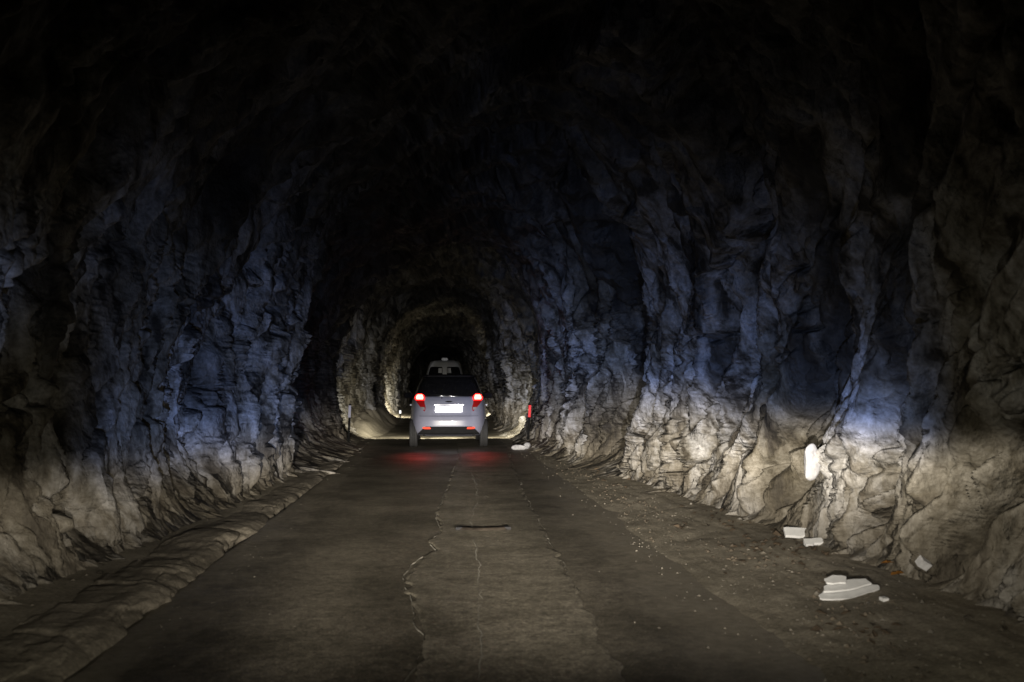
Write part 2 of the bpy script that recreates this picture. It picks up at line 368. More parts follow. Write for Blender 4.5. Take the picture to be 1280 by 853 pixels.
def build_rock():
    ya = np.linspace(-8, 2.6, 70)[:-1]
    yb = 2.6*np.exp(np.linspace(0, math.log(70/2.6), 1180))
    yc = np.linspace(70, 125, 60)[1:]
    Y = np.concatenate([ya, yb, yc]).astype(np.float32)
    th = np.linspace(math.pi, 0, 6001)
    pw = 2/2.7
    ux = np.sign(np.cos(th))*np.abs(np.cos(th))**pw; uz = np.abs(np.sin(th))**pw
    px = np.concatenate([[-1.0], ux, [1.0]]); pz = np.concatenate([[-0.03], uz, [-0.03]])
    rl = np.concatenate([[0], np.cumsum(np.hypot(np.diff(px)*2.6, np.diff(pz)*4.5))])
    # denser sampling low on the walls
    dens = np.where(pz < 0.12, 1.8, np.where(pz < 0.55, 1.0, 0.24))
    cw = np.concatenate([[0], np.cumsum(np.diff(rl)*(dens[1:]))])
    NC = 900
    q = np.linspace(0, cw[-1], NC)
    ux = np.interp(q, cw, px); uz = np.interp(q, cw, pz); s = np.interp(q, cw, rl)
    Yg, Sg = np.meshgrid(Y, s, indexing='ij'); Yg = Yg.astype(np.float32); Sg = Sg.astype(np.float32)
    UX = np.broadcast_to(ux, Yg.shape).astype(np.float32); UZ = np.broadcast_to(uz, Yg.shape).astype(np.float32)
    side = smooth(UX, -0.5, 0.5)
    Z0 = UZ*ytab(ZC_T, Yg)
    # the table depth wobbles so the ribs are ragged and lean
    lean = (0.60*side - 0.38*(1-side))
    yw = Yg + lean*(Z0-1.0) + 0.55*fbm(Yg*0.5, Z0*0.9, UX*1.5, 3, 5)
    X0 = UX*np.where(UX < 0, ytab(XL_T, yw), ytab(XR_T, yw))
    Z0 = UZ*ytab(ZC_T, yw)
    # inward normal of the profile
    cx = -X0; cz = (1.6 - Z0)*np.where(Z0 > 1.6, 1.0, 0.15)
    ln = np.hypot(cx, cz)+1e-5; nx = cx/ln; nz = cz/ln
    yl = Yg + lean*1.15*Z0         # sheared coordinate, strata direction
    wu = 0.22*fbm(Yg*1.1, Sg*1.1, None, 4, 40); wv = 0.22*fbm(Yg*1.1, Sg*1.1, None, 4, 60)
    near = 1.0
    d = 0.12*fbm(yl*0.45, Sg*0.28, None, 4, 3)
    d += 0.11*(1-np.abs(fbm(yl*0.9+wu, Sg*0.22, None, 2, 9))*2.2)
    foot = 0.34+0.66*smooth(Z0, 0.0, 0.70)       # vertical flutes with sharp crests
    # blocks of three sizes
    for (su, sv, amp, tilt, crk, cd, seed) in ((1.15, 5.0, 0.10, 0.30, 0.05, 0.12, 100), (0.42, 2.5, 0.075, 0.27, 0.09, 0.10, 200), (0.15, 0.70, 0.030, 0.14, 0.13, 0.055, 300), (0.065, 0.34, 0.009, 0.040, 0.12, 0.008, 400)):
        F1, F2, du, dv, r = worley((yl+wu*su*3.2+0.42*su*vnoise(yl*1.2/su, Sg*3.2/sv, None, seed))/su, (Sg+wv*sv*1.2)/sv, seed)
        e = F2-F1
        mask = np.clip(0.70+0.75*vnoise(yl*0.55, Sg*0.4, None, seed+7), 0.1, 1.3)
        blk = amp*r[0] + tilt*(du*r[1] + dv*r[2]*0.6)
        blk *= 0.35+0.65*smooth(e, 0.0, 0.07)
        d += blk*mask*foot
        d -= cd*(1-smooth(e, 0.0, crk*1.3))*np.clip(mask*1.6, 0, 1.3)*foot
    # bedding: sharp offset layers standing on edge
    for (th_, am, sd_, wz) in ((0.62, 0.15, 410, 0.28), (0.21, 0.070, 420, 0.42), (0.085, 0.024, 430, 0.6)):
        q_ = (yl + th_*1.5*fbm(Sg*wz*0.6, Yg*0.5, None, 3, sd_) )/th_
        li = np.floor(q_); fr = q_-li
        seg_ = np.floor(Sg*wz + 3*hsh(li, li*0, 0, sd_))
        seg2 = Sg*wz + 3*hsh(li, li*0, 0, sd_) - seg_
        v0 = hsh(li, seg_, 0, sd_+1); v1 = hsh(li, seg_+1, 0, sd_+1); tt_ = smooth(seg2, 0.35, 1.0)
        off = v0*(1-tt_)+v1*tt_
        v0 = hsh(li+1, seg_, 0, sd_+1); 
        d += am*(off-0.5)*2*smooth(fr, 0, 0.10)*(1-0.75*smooth(fr, 0.25, 1.0))*np.clip(0.9+0.9*vnoise(Yg*0.5, Sg*0.35, None, sd_+3), 0, 1.4)*foot
    # long fissures climbing from the foot
    fl = np.random.default_rng(77)
    for sd, yc_, wd, dp, top in ((1, 5.3, 0.075, 0.45, 2.2), (1, 8.0, 0.09, 0.40, 4.5), (1, 4.6, 0.05, 0.3, 1.2), (0, 5.6, 0.05, 0.30, 1.0), (0, 9.4, 0.07, 0.35, 2.5), (1, 10.6, 0.07, 0.35, 3.0), (1, 6.6, 0.05, 0.3, 1.8)):
        ofs = 0.22*vnoise(Sg*1.1+yc_*3, Sg*0+yc_, None, 57) + 0.09*vnoise(Sg*4.3+yc_, Sg*0+yc_, None, 58)
        t_ = np.abs(yl-(lean*1.15*0.5)-yc_+ofs)/(wd*(0.6+0.8*smooth(Z0, 0.0, 0.8)))
        d -= dp*np.exp(-t_**1.6)*(side if sd else 1-side)*(1-smooth(Z0, top*0.6, top))*(0.35+0.65*smooth(Z0, 0, 0.3))
    for sd in (0, 1):
        yc_ = 3.6
        msk = side if sd else 1-side
        while yc_ < 30:
            wd = fl.uniform(0.03, 0.085)*(1+yc_*0.03); dp = fl.uniform(0.15, 0.42); top = fl.uniform(1.6, 5.5)
            ofs = 0.35*vnoise(Sg*0.9+yc_*3, Sg*0+yc_, None, 55) + 0.12*vnoise(Sg*3.3+yc_, Sg*0+yc_, None, 56)
            t_ = np.abs(yl-(lean*1.15*0.6)-yc_+ofs)/wd
            d -= dp*np.exp(-t_**1.6)*msk*(1-smooth(Z0, top*0.7, top))*(0.5+0.5*smooth(Z0, 0, 0.5))
            yc_ += fl.uniform(0.25, 0.75)*(1+yc_*0.06)
    d += 0.030*fbm(yl*5, Sg*3.0, None, 4, 77)*foot
    d += 0.008*fbm(yl*26, Sg*20, None, 2, 78)
    # foot of the wall leans in towards the road
    z = np.clip(Z0, 0, None)
    xf = np.where(UX < 0, ytab([(-8,2.6),(5.5,2.58),(8,2.30),(11,2.14),(19,2.02),(23,2.1),(40,2.1),(130,2.2)], Yg), ytab([(-8,2.95),(5,2.95),(8.6,2.72),(12.3,2.42),(17,2.1),(21.6,1.88),(28,1.75),(40,1.9),(130,2.1)], Yg))
    fo = np.clip(np.abs(X0)-xf, 0.12, 1.0)*smooth(np.abs(UX), 0.6, 0.95)
    d += fo*(0.66*np.exp(-z/0.62) + 0.34*np.exp(-z/0.14))*(1+0.22*fbm(Yg*0.7, Sg*0.1, None, 2, 90))
    # smoother foot: fade big blocks a little near the floor
    d[1:-1] = d[:-2]*0.10+d[1:-1]*0.8+d[2:]*0.10
    d[:, 1:-1] = d[:, :-2]*0.18+d[:, 1:-1]*0.64+d[:, 2:]*0.18
    X = X0 + nx*d
    # seat the foot of the rock where it meets verge and kerb
    jl = NC//2; Zt = Z0 + nz*d*0.2
    for sl, sg in ((slice(0, jl), -1), (slice(jl, NC), 1)):
        Zs = Zt[:, sl]; Xs = np.abs(X[:, sl]); j_ = np.argmin(np.abs(Zs-0.14), axis=1); r_ = np.arange(len(Y))
        xt = (ytab([(-8,2.45),(5.5,2.36),(8,2.20),(11,2.10),(19,2.04),(23,2.1),(40,2.1),(130,2.2)], Y) if sg < 0 else ytab([(-8,2.85),(5,2.85),(8.6,2.66),(12.3,2.38),(17,2.05),(21.6,1.85),(28,1.72),(40,1.85),(130,2.0)], Y))
        gap = np.clip(Xs[r_, j_]-xt, -0.15, 0.9)*0.82
        X[:, sl] -= sg*gap[:, None]*np.where(Zs > 0.14, np.exp(-np.clip(Zs-0.14, 0, 9)/0.62), 1+0.3*(0.14-Zs)/0.14)
    Zz = Z0 + nz*d*np.where(Z0 > 0.3, 1, 0.2)
    Yo = Yg + 0.10*fbm(Yg*2.2, Sg*1.2, UX, 3, 120)
    X = X + bend(Yg)
    P = np.stack([X, Yo, Zz], -1)
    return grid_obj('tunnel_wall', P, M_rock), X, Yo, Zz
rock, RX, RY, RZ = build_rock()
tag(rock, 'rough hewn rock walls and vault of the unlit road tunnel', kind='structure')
def rock_x(y, z, side):
    """where the built rock surface stands at depth y and height z"""
    row = np.argmin(np.abs(RY[:, 3]-y)); n = RX.shape[1]
    sl = slice(0, n//3) if side < 0 else slice(2*n//3, n)
    j = np.argmin(np.abs(RZ[row, sl]-z) )
    return float(RX[row, sl][j])

# dead end of the bore far behind the bend and behind the camera
for yy, nm in ((124.0, 'rock_face'), (-8.0, 'rock_face')):
    nx_ = 40; xs = np.linspace(-4.5, 4.5, nx_) + float(bend(np.array(yy))); zs = np.linspace(-0.4, 5.6, 30)
    gx, gz = np.meshgrid(xs, zs); gy = yy + 0.4*fbm(gx*0.8, gz*0.8, None, 4, 4)
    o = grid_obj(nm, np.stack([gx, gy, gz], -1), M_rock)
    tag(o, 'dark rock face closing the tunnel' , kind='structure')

# ------------------------------------------------------------------ ground, road, patch, kerb
def ground_h(x, y):
    """dirt level: flat under the road, banked up to both walls"""
    x = np.asarray(x, np.float32); y = np.asarray(y, np.float32)
    r = smooth(x, 1.5, 2.9); l = smooth(-x, 1.8, 2.5)
    h = -0.045 + 0.062*smooth(x, 1.25, 1.75) + 0.09*smooth(x, 1.6, 2.6) + 0.115*smooth(-x, 1.68, 2.05) + 0.05*np.clip((-x-1.88)/0.7, 0, 1)**1.15
    h = h + (0.012*fbm(x*2.2, y*1.6, None, 4, 501) + 0.005*fbm(x*11, y*8, None, 3, 505))*np.clip(r+l+smooth(x, 1.4, 1.8), 0, 1)
    h = h + 0.012*smooth(x, 1.6, 2.1)*np.abs(fbm(x*5.5, y*0.9, None, 3, 520))
    # spoil heaped against the left wall beyond the reflector post
    h = h + 0.40*smooth(-x, 1.30, 2.3)*smooth(y, 24, 27.5)*(1-smooth(y, 36, 40))*(1+0.8*fbm(x*1.8, y*1.1, None, 4, 531))
    return h
Yr = np.concatenate([np.linspace(-8, 2.6, 30)[:-1], 2.6*np.exp(np.linspace(0, math.log(70/2.6), 620)), np.linspace(70, 125, 30)[1:]])
xs = np.concatenate([np.linspace(-4.4, -1.6, 60)[:-1], np.linspace(-1.6, 1.5, 24)[:-1], np.linspace(1.5, 3.4, 150), [3.8, 4.4]])
gy, gx = np.meshgrid(Yr, xs, indexing='ij')
g = grid_obj('ground', np.stack([gx+bend(gy), gy, ground_h(gx, gy)], -1)[:, ::-1], M_dirt)
tag(g, 'dusty dirt floor and verge along the tunnel road', kind='structure')

def road_h(x, y):
    return 0.012 - 0.012*(x/1.7)**2*0 + 0.007*fbm(x*1.1, y*0.8, None, 3, 600) + 0.0005*fbm(x*2.5, y*22, None, 2, 610)
us = np.linspace(0, 1, 130)
gy, gu = np.meshgrid(Yr, us, indexing='ij')
le = -1.66 + 0.05*fbm(gy*1.5, gy*0, None, 4, 700); re = 1.95 + 0.10*fbm(gy*0.9, gy*0+3, None, 4, 710)
gx = le + (re-le)*gu
hz = road_h(gx, gy); ed = np.minimum(gu, 1-gu)*3.3
hz = hz - 0.05*(1-smooth(ed, 0.0, 0.03))
r_ = grid_obj('road', np.stack([gx+bend(gy), gy, hz], -1)[:, ::-1], M_asph)
tag(r_, 'worn grey brown asphalt road running into the tunnel', kind='structure')

FPX = 35.0/36*1280
def pt(px, py, z=0.012):
    """point of the road plane seen at a picture position (layout measured from the photograph)"""
    v = Vector(((px-640)/FPX, -(py-426.5)/FPX, -1)); v.rotate(cam.rotation_euler)
    t = (z-CAM_H)/v.z; return (v.x*t, v.y*t)
def poly(pts): return np.array([pt(*p) for p in pts])
LE = poly([(500,1000),(512,853),(528,800),(520,770),(509,742),(506,720),(522,700),(545,688),(536,676),(553,662),(545,648),(548,636),(560,610),(566,590),(574,572),(571,545)])[:, :]
RE = poly([(840,1000),(790,860),(752,800),(722,742),(700,700),(682,664),(664,634),(652,608),(640,580),(636,560),(622,545)])
def xat(P, y):
    o = np.argsort(P[:, 1], kind='stable'); return np.interp(y, P[o, 1], P[o, 0])
Yp = 2.7*np.exp(np.linspace(0, math.log(24/2.7), 420)); up = np.linspace(0, 1, 60)
gy, gu = np.meshgrid(Yp, up, indexing='ij')
le = xat(LE, gy) + 0.05*fbm(gy*6, gy*0, None, 4, 801); re = xat(RE, gy) + 0.06*fbm(gy*4, gy*0, None, 4, 811)
gx = le+(re-le)*gu; ed = np.minimum(gu, 1-gu)*(re-le)
hz = road_h(gx, gy) + 0.009 - 0.014*(1-smooth(ed, 0.0, 0.018))
o = grid_obj('road_patch', np.stack([gx, gy, hz], -1)[:, ::-1], M_patch)
tag(o, 'paler worn strip of patched surfacing down the road centre', kind='structure')

def ribbon(name, P, w, z, m, seed, dens=0.02, gaps=0.0):
    """thin raised ridge of mortar or broken edge following a line"""
    pts = []; 
    for a, b in zip(P[:-1], P[1:]):
        n = max(2, int(np.hypot(*(b-a))/dens))
        for i in range(n): pts.append(a+(b-a)*i/n)
    pts = np.array(pts); t = np.gradient(pts, axis=0); t /= np.hypot(t[:, 0], t[:, 1])[:, None]+1e-9
    nrm = np.stack([-t[:, 1], t[:, 0]], -1)
    q = np.arange(len(pts))*dens
    pts = pts + nrm*(0.03*fbm(q*4, q*0, None, 4, seed))[:, None]
    ww = w*np.clip(0.55+0.9*fbm(q*2.5, q*0+9, None, 4, seed+5)-gaps-0.12, 0.0, 2)*0.55
    prof = [(-1, -0.004), (-0.45, 0.6), (0.1, 1.0), (0.6, 0.45), (1, -0.004)]
    V = np.zeros((len(pts), 5, 3))
    for j, (u, h) in enumerate(prof):
        xy = pts + nrm*(ww*u)[:, None]
        V[:, j, 0] = xy[:, 0]; V[:, j, 1] = xy[:, 1]
        V[:, j, 2] = road_h(xy[:, 0], xy[:, 1]) + z + (h*0.006*np.clip(ww/w, 0, 1) if h > 0 else -0.006)
    o = grid_obj(name, V[:, ::-1], m); tag(o, kind='structure'); return o
ribbon('road_seam', LE[1:-1], 0.009, 0.006, M_seam, 900, gaps=0.05)['label'] = 'jagged pale broken edge on the left side of the centre strip'
C1 = poly([(602,853),(601,800),(599,755),(601,720),(598,690),(591,668),(588,655),(592,640),(598,628),(596,612),(591,595),(586,575)])
ribbon('road_seam', C1, 0.016, 0.009, M_seam, 910)['label'] = 'pale seam of mortar along the road centre'
C2 = poly([(636,760),(634,720),(629,690),(621,668),(618,640),(607,618),(598,600),(594,585)])
ribbon('road_seam', C2, 0.013, 0.009, M_patch, 920)['label'] = 'fainter raised seam right of the centre seam'
ribbon('road_seam', RE[3:-1], 0.007, 0.004, M_seam, 930, gaps=0.35)['label'] = 'faint broken right edge of the centre strip'

# kerb: rough broken concrete ledge on the left
Yk = 2.7*np.exp(np.linspace(0, math.log(60/2.7), 800))
Yk = np.concatenate([np.linspace(-7.8, 2.7, 40)[:-1], Yk])
prof = np.array([(-1.60,-0.06),(-1.605,0.0),(-1.61,0.05),(-1.615,0.10),(-1.625,0.135),(-1.645,0.155),(-1.68,0.168),(-1.74,0.176),(-1.80,0.18),(-1.87,0.182),(-1.93,0.18),(-1.98,0.172),(-2.01,0.15),(-2.03,0.10),(-2.04,0.05),(-2.05,-0.05)])
t = np.linspace(0, len(prof)-1, 62); pxk = np.interp(t, np.arange(len(prof)), prof[:, 0]); pzk = np.interp(t, np.arange(len(prof)), prof[:, 1])
gy, gt = np.meshgrid(Yk, t, indexing='ij')
kx = np.broadcast_to(pxk, gy.shape).copy(); kz = np.broadcast_to(pzk, gy.shape).copy()
front = 1-smooth(gt, 3.0, 8.0)
chip = np.clip(fbm(gy*2.0, gt*0.12, None, 4, 950), 0, 1)
F1, F2, du, dv, rr = worley((gy*3.2).astype(np.float32), (gt*0.22).astype(np.float32), 960)
kx -= front*(0.15*chip + 0.010*rr[0]) ; kx -= 0.10*smooth(gt, 1.0, 6.0) ; kx += 0.06*fbm(gy*0.7, gy*0, None, 3, 970)*(1-0.5*smooth(gt, 8, 12))
kz -= (0.05*chip*smooth(gt, 2, 4) + 0.005*np.abs(rr[1]))*smooth(gt, 1, 3) ; kz += 0.028*fbm(gy*2.2, gt*0.5, None, 5, 980)*smooth(gt, 1, 4)
kz *= (0.44+0.24*fbm(gy*0.6, gy*0, None, 2, 990))*(1-0.75*smooth(gy, 14, 19))
# chipped, broken surface
for sc_, am_ in ((5.0, 0.010), (13.0, 0.004)):
    q1, q2, du, dv, r3 = worley((gy*sc_+0.6*fbm(gy*4, gt*0.3, None, 3, 77)).astype(np.float32), (gt*0.055*sc_*0.6).astype(np.float32), 965)
    am2 = am_*(r3[0]*0.5+r3[1]*du+r3[2]*dv*0.8)*np.clip(0.6+1.2*fbm(gy*0.9, gt*0.1, None, 2, 968), 0, 1.5)
    kx += am2*front; kz += am2*0.8*smooth(gt, 2, 6)
# settled joint every few metres
kz -= 0.012*np.exp(-((np.mod(gy*1.0+0.35*vnoise(gy*0.4, gt*0.1, None, 3), 1.9)-0.95)/0.03)**2)*smooth(gt, 1, 3)
o = grid_obj('kerb', np.stack([kx, gy, kz], -1), M_kerb)
tag(o, 'broken raised concrete kerb along the left side of the road', kind='structure')

# ------------------------------------------------------------------ loose stones and litter
def blob(name, size, m, parent=None, seed=0, loc=(0,0,0), rot=(0,0,0), sub=2, lo=0.5, hi=0.85):
    bm = bmesh.new(); bmesh.ops.create_icosphere(bm, subdivisions=sub, radius=1.0)
    rs = random.Random(seed); pl = [(Vector((rs.gauss(0,1), rs.gauss(0,1), rs.gauss(0,1))).normalized(), rs.uniform(lo, hi)) for _ in range(9)]
    for v in bm.verts:
        c = v.co.copy()
        for n, d in pl:
            t = c.dot(n)
            if t > d: c -= n*(t-d)
        v.co = Vector((c.x*size[0], c.y*size[1], c.z*size[2]))
    bmesh.ops.rotate(bm, verts=bm.verts, matrix=Euler(rot).to_matrix())
    o = bm_obj(name, bm, m, parent); o.location = loc; return o

def surf(px, py):
    """first point of rock or ground met along the sight line measured in the photograph"""
    v = Vector(((px-640)/FPX, -(py-426.5)/FPX, -1)); v.rotate(cam.rotation_euler); v.normalize(); vn = np.array(v)
    t = np.arange(3, 30, 0.01); P = vn[None, :]*t[:, None]+np.array([0, 0, CAM_H])
    b = np.nonzero(P[:, 2] < ground_h(P[:, 0], P[:, 1]))[0]; tg = t[b[0]] if len(b) else 1e9
    dr = np.stack([RX, RY, RZ-CAM_H], -1); tt = dr @ vn; perp = np.linalg.norm(dr-tt[..., None]*vn, axis=-1)
    tr = np.where((tt > 1) & (perp/np.maximum(tt, .01) < 0.004), tt, 1e9).min()
    q = vn*min(tg, tr)+np.array([0, 0, CAM_H]); return float(q[0]), float(q[1]), float(q[2])

# grit scattered over verge, kerb foot and road: uncountable
def scatter(name, n, fn, smin, smax, m, label, seed):
    rg = np.random.default_rng(seed)
    base = np.array([(1,0,0),(-1,0,0),(0,1,0),(0,-1,0),(0,0,1),(0,0,-0.6)], float)
    tri = [(0,2,4),(2,1,4),(1,3,4),(3,0,4),(2,0,5),(1,2,5),(3,1,5),(0,3,5)]
    V = []; F = []
    for i in range(n):
        x, y, z = fn(rg); sz = smin + (smax-smin)*rg.random()**3
        sc = sz*rg.uniform(0.5, 1.0, 3); sc[2] *= 0.6
        a = rg.uniform(0, 6.28); ca, sa = math.cos(a), math.sin(a)
        p = base*sc*rg.uniform(0.7, 1.2, (6, 1))
        p = np.stack([p[:, 0]*ca-p[:, 1]*sa, p[:, 0]*sa+p[:, 1]*ca, p[:, 2]], -1)+(x, y, z+sc[2]*0.3)
        k0 = len(V); V.extend(p.tolist()); F.extend([(k0+a_, k0+b_, k0+c_) for a_, b_, c_ in tri])
    o = mesh_obj(name, V, F, m, smooth=False); return tag(o, label, kind='stuff')
def fn_right(rg):
    y = 3.2*math.exp(rg.random()*math.log(28/3.2)); x = rg.normal(1.95, 0.28) if rg.random() < 0.65 else rg.uniform(1.4, 2.8)
    return x, y, max(float(ground_h(x, y)), float(road_h(np.float32(x), np.float32(y))) if x < 1.6 else -1)
def fn_left(rg):
    y = 3.2*math.exp(rg.random()*math.log(24/3.2)); x = rg.normal(-1.42, 0.12)
    return x, y, float(road_h(np.float32(x), np.float32(y)))
def fn_road(rg):
    y = 3.2*math.exp(rg.random()*math.log(20/3.2)); x = rg.uniform(-1.5, 1.5)
    return x, y, float(road_h(np.float32(x), np.float32(y)))+0.004
scatter('gravel', 2600, fn_right, 0.003, 0.017, M_grav, 'loose grit and stone chips over the right verge', 1)
scatter('gravel', 350, fn_left, 0.003, 0.010, M_grav, 'loose grit at the foot of the left kerb', 2)
scatter('gravel', 250, fn_road, 0.0015, 0.005, M_grav, 'sparse grit on the road surface', 3)
def leaf_stuff(name, n, cx, cy, sx, sy, m, label, seed, sz=(0.015, 0.045)):
    rg = np.random.default_rng(seed); V = []; F = []
    for i in range(n):
        x = cx+rg.normal()*sx; y = cy+rg.normal()*sy; z = float(ground_h(x, y))+0.006
        l = rg.uniform(*sz); a = rg.uniform(0, 6.28); u = Vector((math.cos(a), math.sin(a), rg.normal()*0.25))*l; v = Vector((-math.sin(a), math.cos(a), rg.normal()*0.4))*l*0.45
        c = Vector((x, y, z)); k0 = len(V)
        for q in (-u, v-u*0.1+Vector((0,0,l*0.25)), u, -v-u*0.1+Vector((0,0,l*0.2))): V.append(c+q)
        V.append(c+Vector((0, 0, -0.003)))
        F += [(k0, k0+1, k0+4), (k0+1, k0+2, k0+4), (k0+2, k0+3, k0+4), (k0+3, k0, k0+4)]
    return tag(mesh_obj(name, V, F, m, smooth=False), label, kind='stuff')
for (px, py, sx, sy, n, sd) in ((975, 695, 0.22, 0.35, 60, 1), (1110, 700, 0.10, 0.3, 25, 2), (905, 660, 0.2, 0.5, 40, 3), (755, 592, 0.15, 0.9, 40, 4), (1085, 790, 0.12, 0.2, 18, 5)):
    x, y = pt(px, py, 0.04)
    leaf_stuff('leaf_litter', n, x, y, sx, sy, M_leafb, 'thin drift of brown leaves and dirt on the right verge', sd)

def slab(bm, outline, thick, T):
    vs = [bm.verts.new(T @ Vector((x, y, 0))) for x, y in outline]; vt = [bm.verts.new(T @ Vector((x, y, thick))) for x, y in outline]
    n = len(vs); bm.faces.new(vs[::-1]); bm.faces.new(vt)
    for i in range(n): bm.faces.new((vs[i], vs[(i+1) % n], vt[(i+1) % n], vt[i]))
def place(px, py, z=0.03):
    x, y = pt(px, py, z); return x, y, float(ground_h(x, y)) if abs(x) > 1.6 else 0.02
def litter_slab(name, px, py, outline, thick, rot, label, cat, m, group=None, dz=0.0, zref=0.08, rag=0.006, lift=0):
    x, y, z = surf(px, py); z += dz
    bm = bmesh.new(); rs = random.Random(px)
    out = []
    n = len(outline)
    for i in range(n):
        a = Vector(outline[i]); b = Vector(outline[(i+1) % n])
        st = max(1, int((b-a).length/0.03))
        for j in range(st):
            q = a+(b-a)*j/st; out.append((q.x+rs.uniform(-rag, rag), q.y+rs.uniform(-rag, rag)))
    slab(bm, out, thick, Matrix.Identity(4))
    o = bm_obj(name, bm, m); o.location = (x, y, z); o.rotation_euler = rot
    return tag(o, label, cat, group)

# the big broken sheet at the lower right: three stepped layers
bx, by, bz = surf(1055, 742); bz += 0.03
sheet = empty('foam_sheet', (bx, by, bz), 'large broken white foam sheet lying layered on the right verge', 'foam sheet', rz=R(6))
sheet.rotation_euler = (R(18), R(-4), R(4)); sheet.scale = (1.22, 1.15, 1.0)
for i, (out, dz) in enumerate((([(-.15,-.09),(-.02,-.11),(.155,-.05),(.16,-.02),(.12,.0),(-.08,.0),(-.15,-.05)], 0.0), ([(-.12,-.05),(.0,-.055),(.125,-.015),(.12,.03),(-.02,.04),(-.10,.0)], 0.018), ([(-.085,.0),(.0,-.01),(.03,.045),(-.03,.07),(-.08,.04)], 0.034))):
    bm = bmesh.new(); rs = random.Random(i); o2 = []
    for a, b in zip(out, out[1:]+out[:1]):
        for j in range(3): o2.append((a[0]+(b[0]-a[0])*j/3+rs.uniform(-.004,.004), a[1]+(b[1]-a[1])*j/3+rs.uniform(-.004,.004)))
    slab(bm, o2, 0.010, Matrix.Translation((0, 0, dz)))
    bm_obj('layer', bm, M_foam, sheet)
litter_slab('foam_scrap', 1105, 751, [(-.018,-.018),(.015,-.02),(.024,.0),(.01,.02),(-.02,.015)], 0.018, (R(6), 0, R(10)), 'tiny white scrap right of the large foam sheet', 'foam scrap', M_foam, rag=0.002)
litter_slab('foam_board', 997, 671, [(-.105,-.05),(.07,-.05),(.105,-.01),(.07,.05),(-.10,.05)], 0.022, (R(28), R(3), R(-4)), 'upper of two white foam boards against the right wall foot', 'foam board', M_foam, rag=0.006, dz=0.02)
litter_slab('foam_board', 1015, 682, [(-.06,-.04),(-.02,-.055),(.0,-.035),(.095,-.03),(.10,.03),(-.06,.03)], 0.024, (R(24), R(-3), R(3)), 'lower smaller white foam board overlapping the board behind', 'foam board', M_foam, rag=0.006, dz=0.015)
# grey-white block leaning on the right bank
x, y = pt(1149, 712, 0.14)
o = litter_slab('foam_block', 1149, 712, [(-.04,-.035),(.03,-.045),(.045,.03),(-.03,.045)], 0.05, (R(38), R(22), R(25)), 'small grey white block lying alone on the right bank', 'foam block', M_pale, rag=0.003, dz=0.03, zref=0.15)
for (px, py, sd, lab) in ((1110, 707, 3, 'orange dead leaf nearer the wall on the right verge'), (1122, 721, 5, 'wider orange brown leaf beside the large foam sheet')):
    x, y, z = surf(px, py); bm = bmesh.new(); n = 10; rs = random.Random(sd)
    c = bm.verts.new((0, 0, 0.004)); ring = []
    for i in range(n):
        a = 2*math.pi*i/n; rr_ = 0.035*(1+0.35*math.cos(2*a))*rs.uniform(0.8, 1.15); ring.append(bm.verts.new((rr_*math.cos(a), rr_*0.6*math.sin(a), 0.010*abs(math.sin(a))+rs.uniform(0, 0.01))))
    for i in range(n): bm.faces.new((c, ring[i], ring[(i+1) % n]))
    bmesh.ops.solidify(bm, geom=bm.faces[:], thickness=0.001)
    o = bm_obj('dead_leaf', bm, M_leafo); o.location = (x, y, z+0.012); o.rotation_euler = (R(14), 0, R(sd*3)); tag(o, lab, 'leaf')

# flattened board on the road
x, y = pt(604, 661, 0.03)
bd = empty('flattened_board', (x, y, 0.026), 'flat dark board lying crosswise on the road centre strip', 'board')
L_ = 0.43/2
xsb = np.linspace(-L_, L_, 40); V = np.zeros((40, 7, 3))
for j, (yy, zz) in enumerate([(-0.055, -0.004), (-0.055, 0.010), (-0.02, 0.014), (0.0, 0.015), (0.02, 0.014), (0.055, 0.010), (0.055, -0.004)]):
    V[:, j, 0] = xsb; V[:, j, 1] = yy + 0.03*(xsb/L_)**2*0.6 + 0.006*vnoise(xsb*20, xsb*0+j, None, 5); V[:, j, 2] = zz + 0.006*(xsb/L_)**2
o = grid_obj('board', V[:, ::-1], M_wood, bd)
for sx_, lab in ((1, 'torn black right end'), (-1, 'black left end')):
    bm = bmesh.new(); out = [(0,-.05),(.03*sx_,-.055),(.055*sx_,-.05),(.035*sx_,-.005),(.045*sx_,.03),(.0,.045)]
    slab(bm, out if sx_ > 0 else out[::-1], 0.022, Matrix.Translation((sx_*(L_-0.03), 0.01, 0.0)))
    e_ = bm_obj('board_end', bm, M_black, bd); e_['label'] = lab

# pale stones at the far right foot
x, y = pt(653, 561, 0.03)
st = empty('pale_rubble', (x, y, 0.0), 'small heap of two pale stones at the road edge right of the white car', 'rubble')
blob('stone', (0.16, 0.09, 0.065), M_oval, st, 1, (-0.07, 0, 0.05)); blob('stone', (0.085, 0.07, 0.085), M_oval, st, 2, (0.10, 0.03, 0.07))
# smooth pale boulder face set in the right wall
hit = surf(1015, 578)
o = blob('pale_stone', (0.075, 0.05, 0.14), M_oval, None, 12, (hit[0]+0.0, hit[1]+0.01, hit[2]), (0, 0.1, 0.15), 3, lo=0.66, hi=0.95)
tag(o, 'smooth white oval stone set low in the right rock wall', 'stone')
o.data.polygons.foreach_set('use_smooth', [True]*len(o.data.polygons))
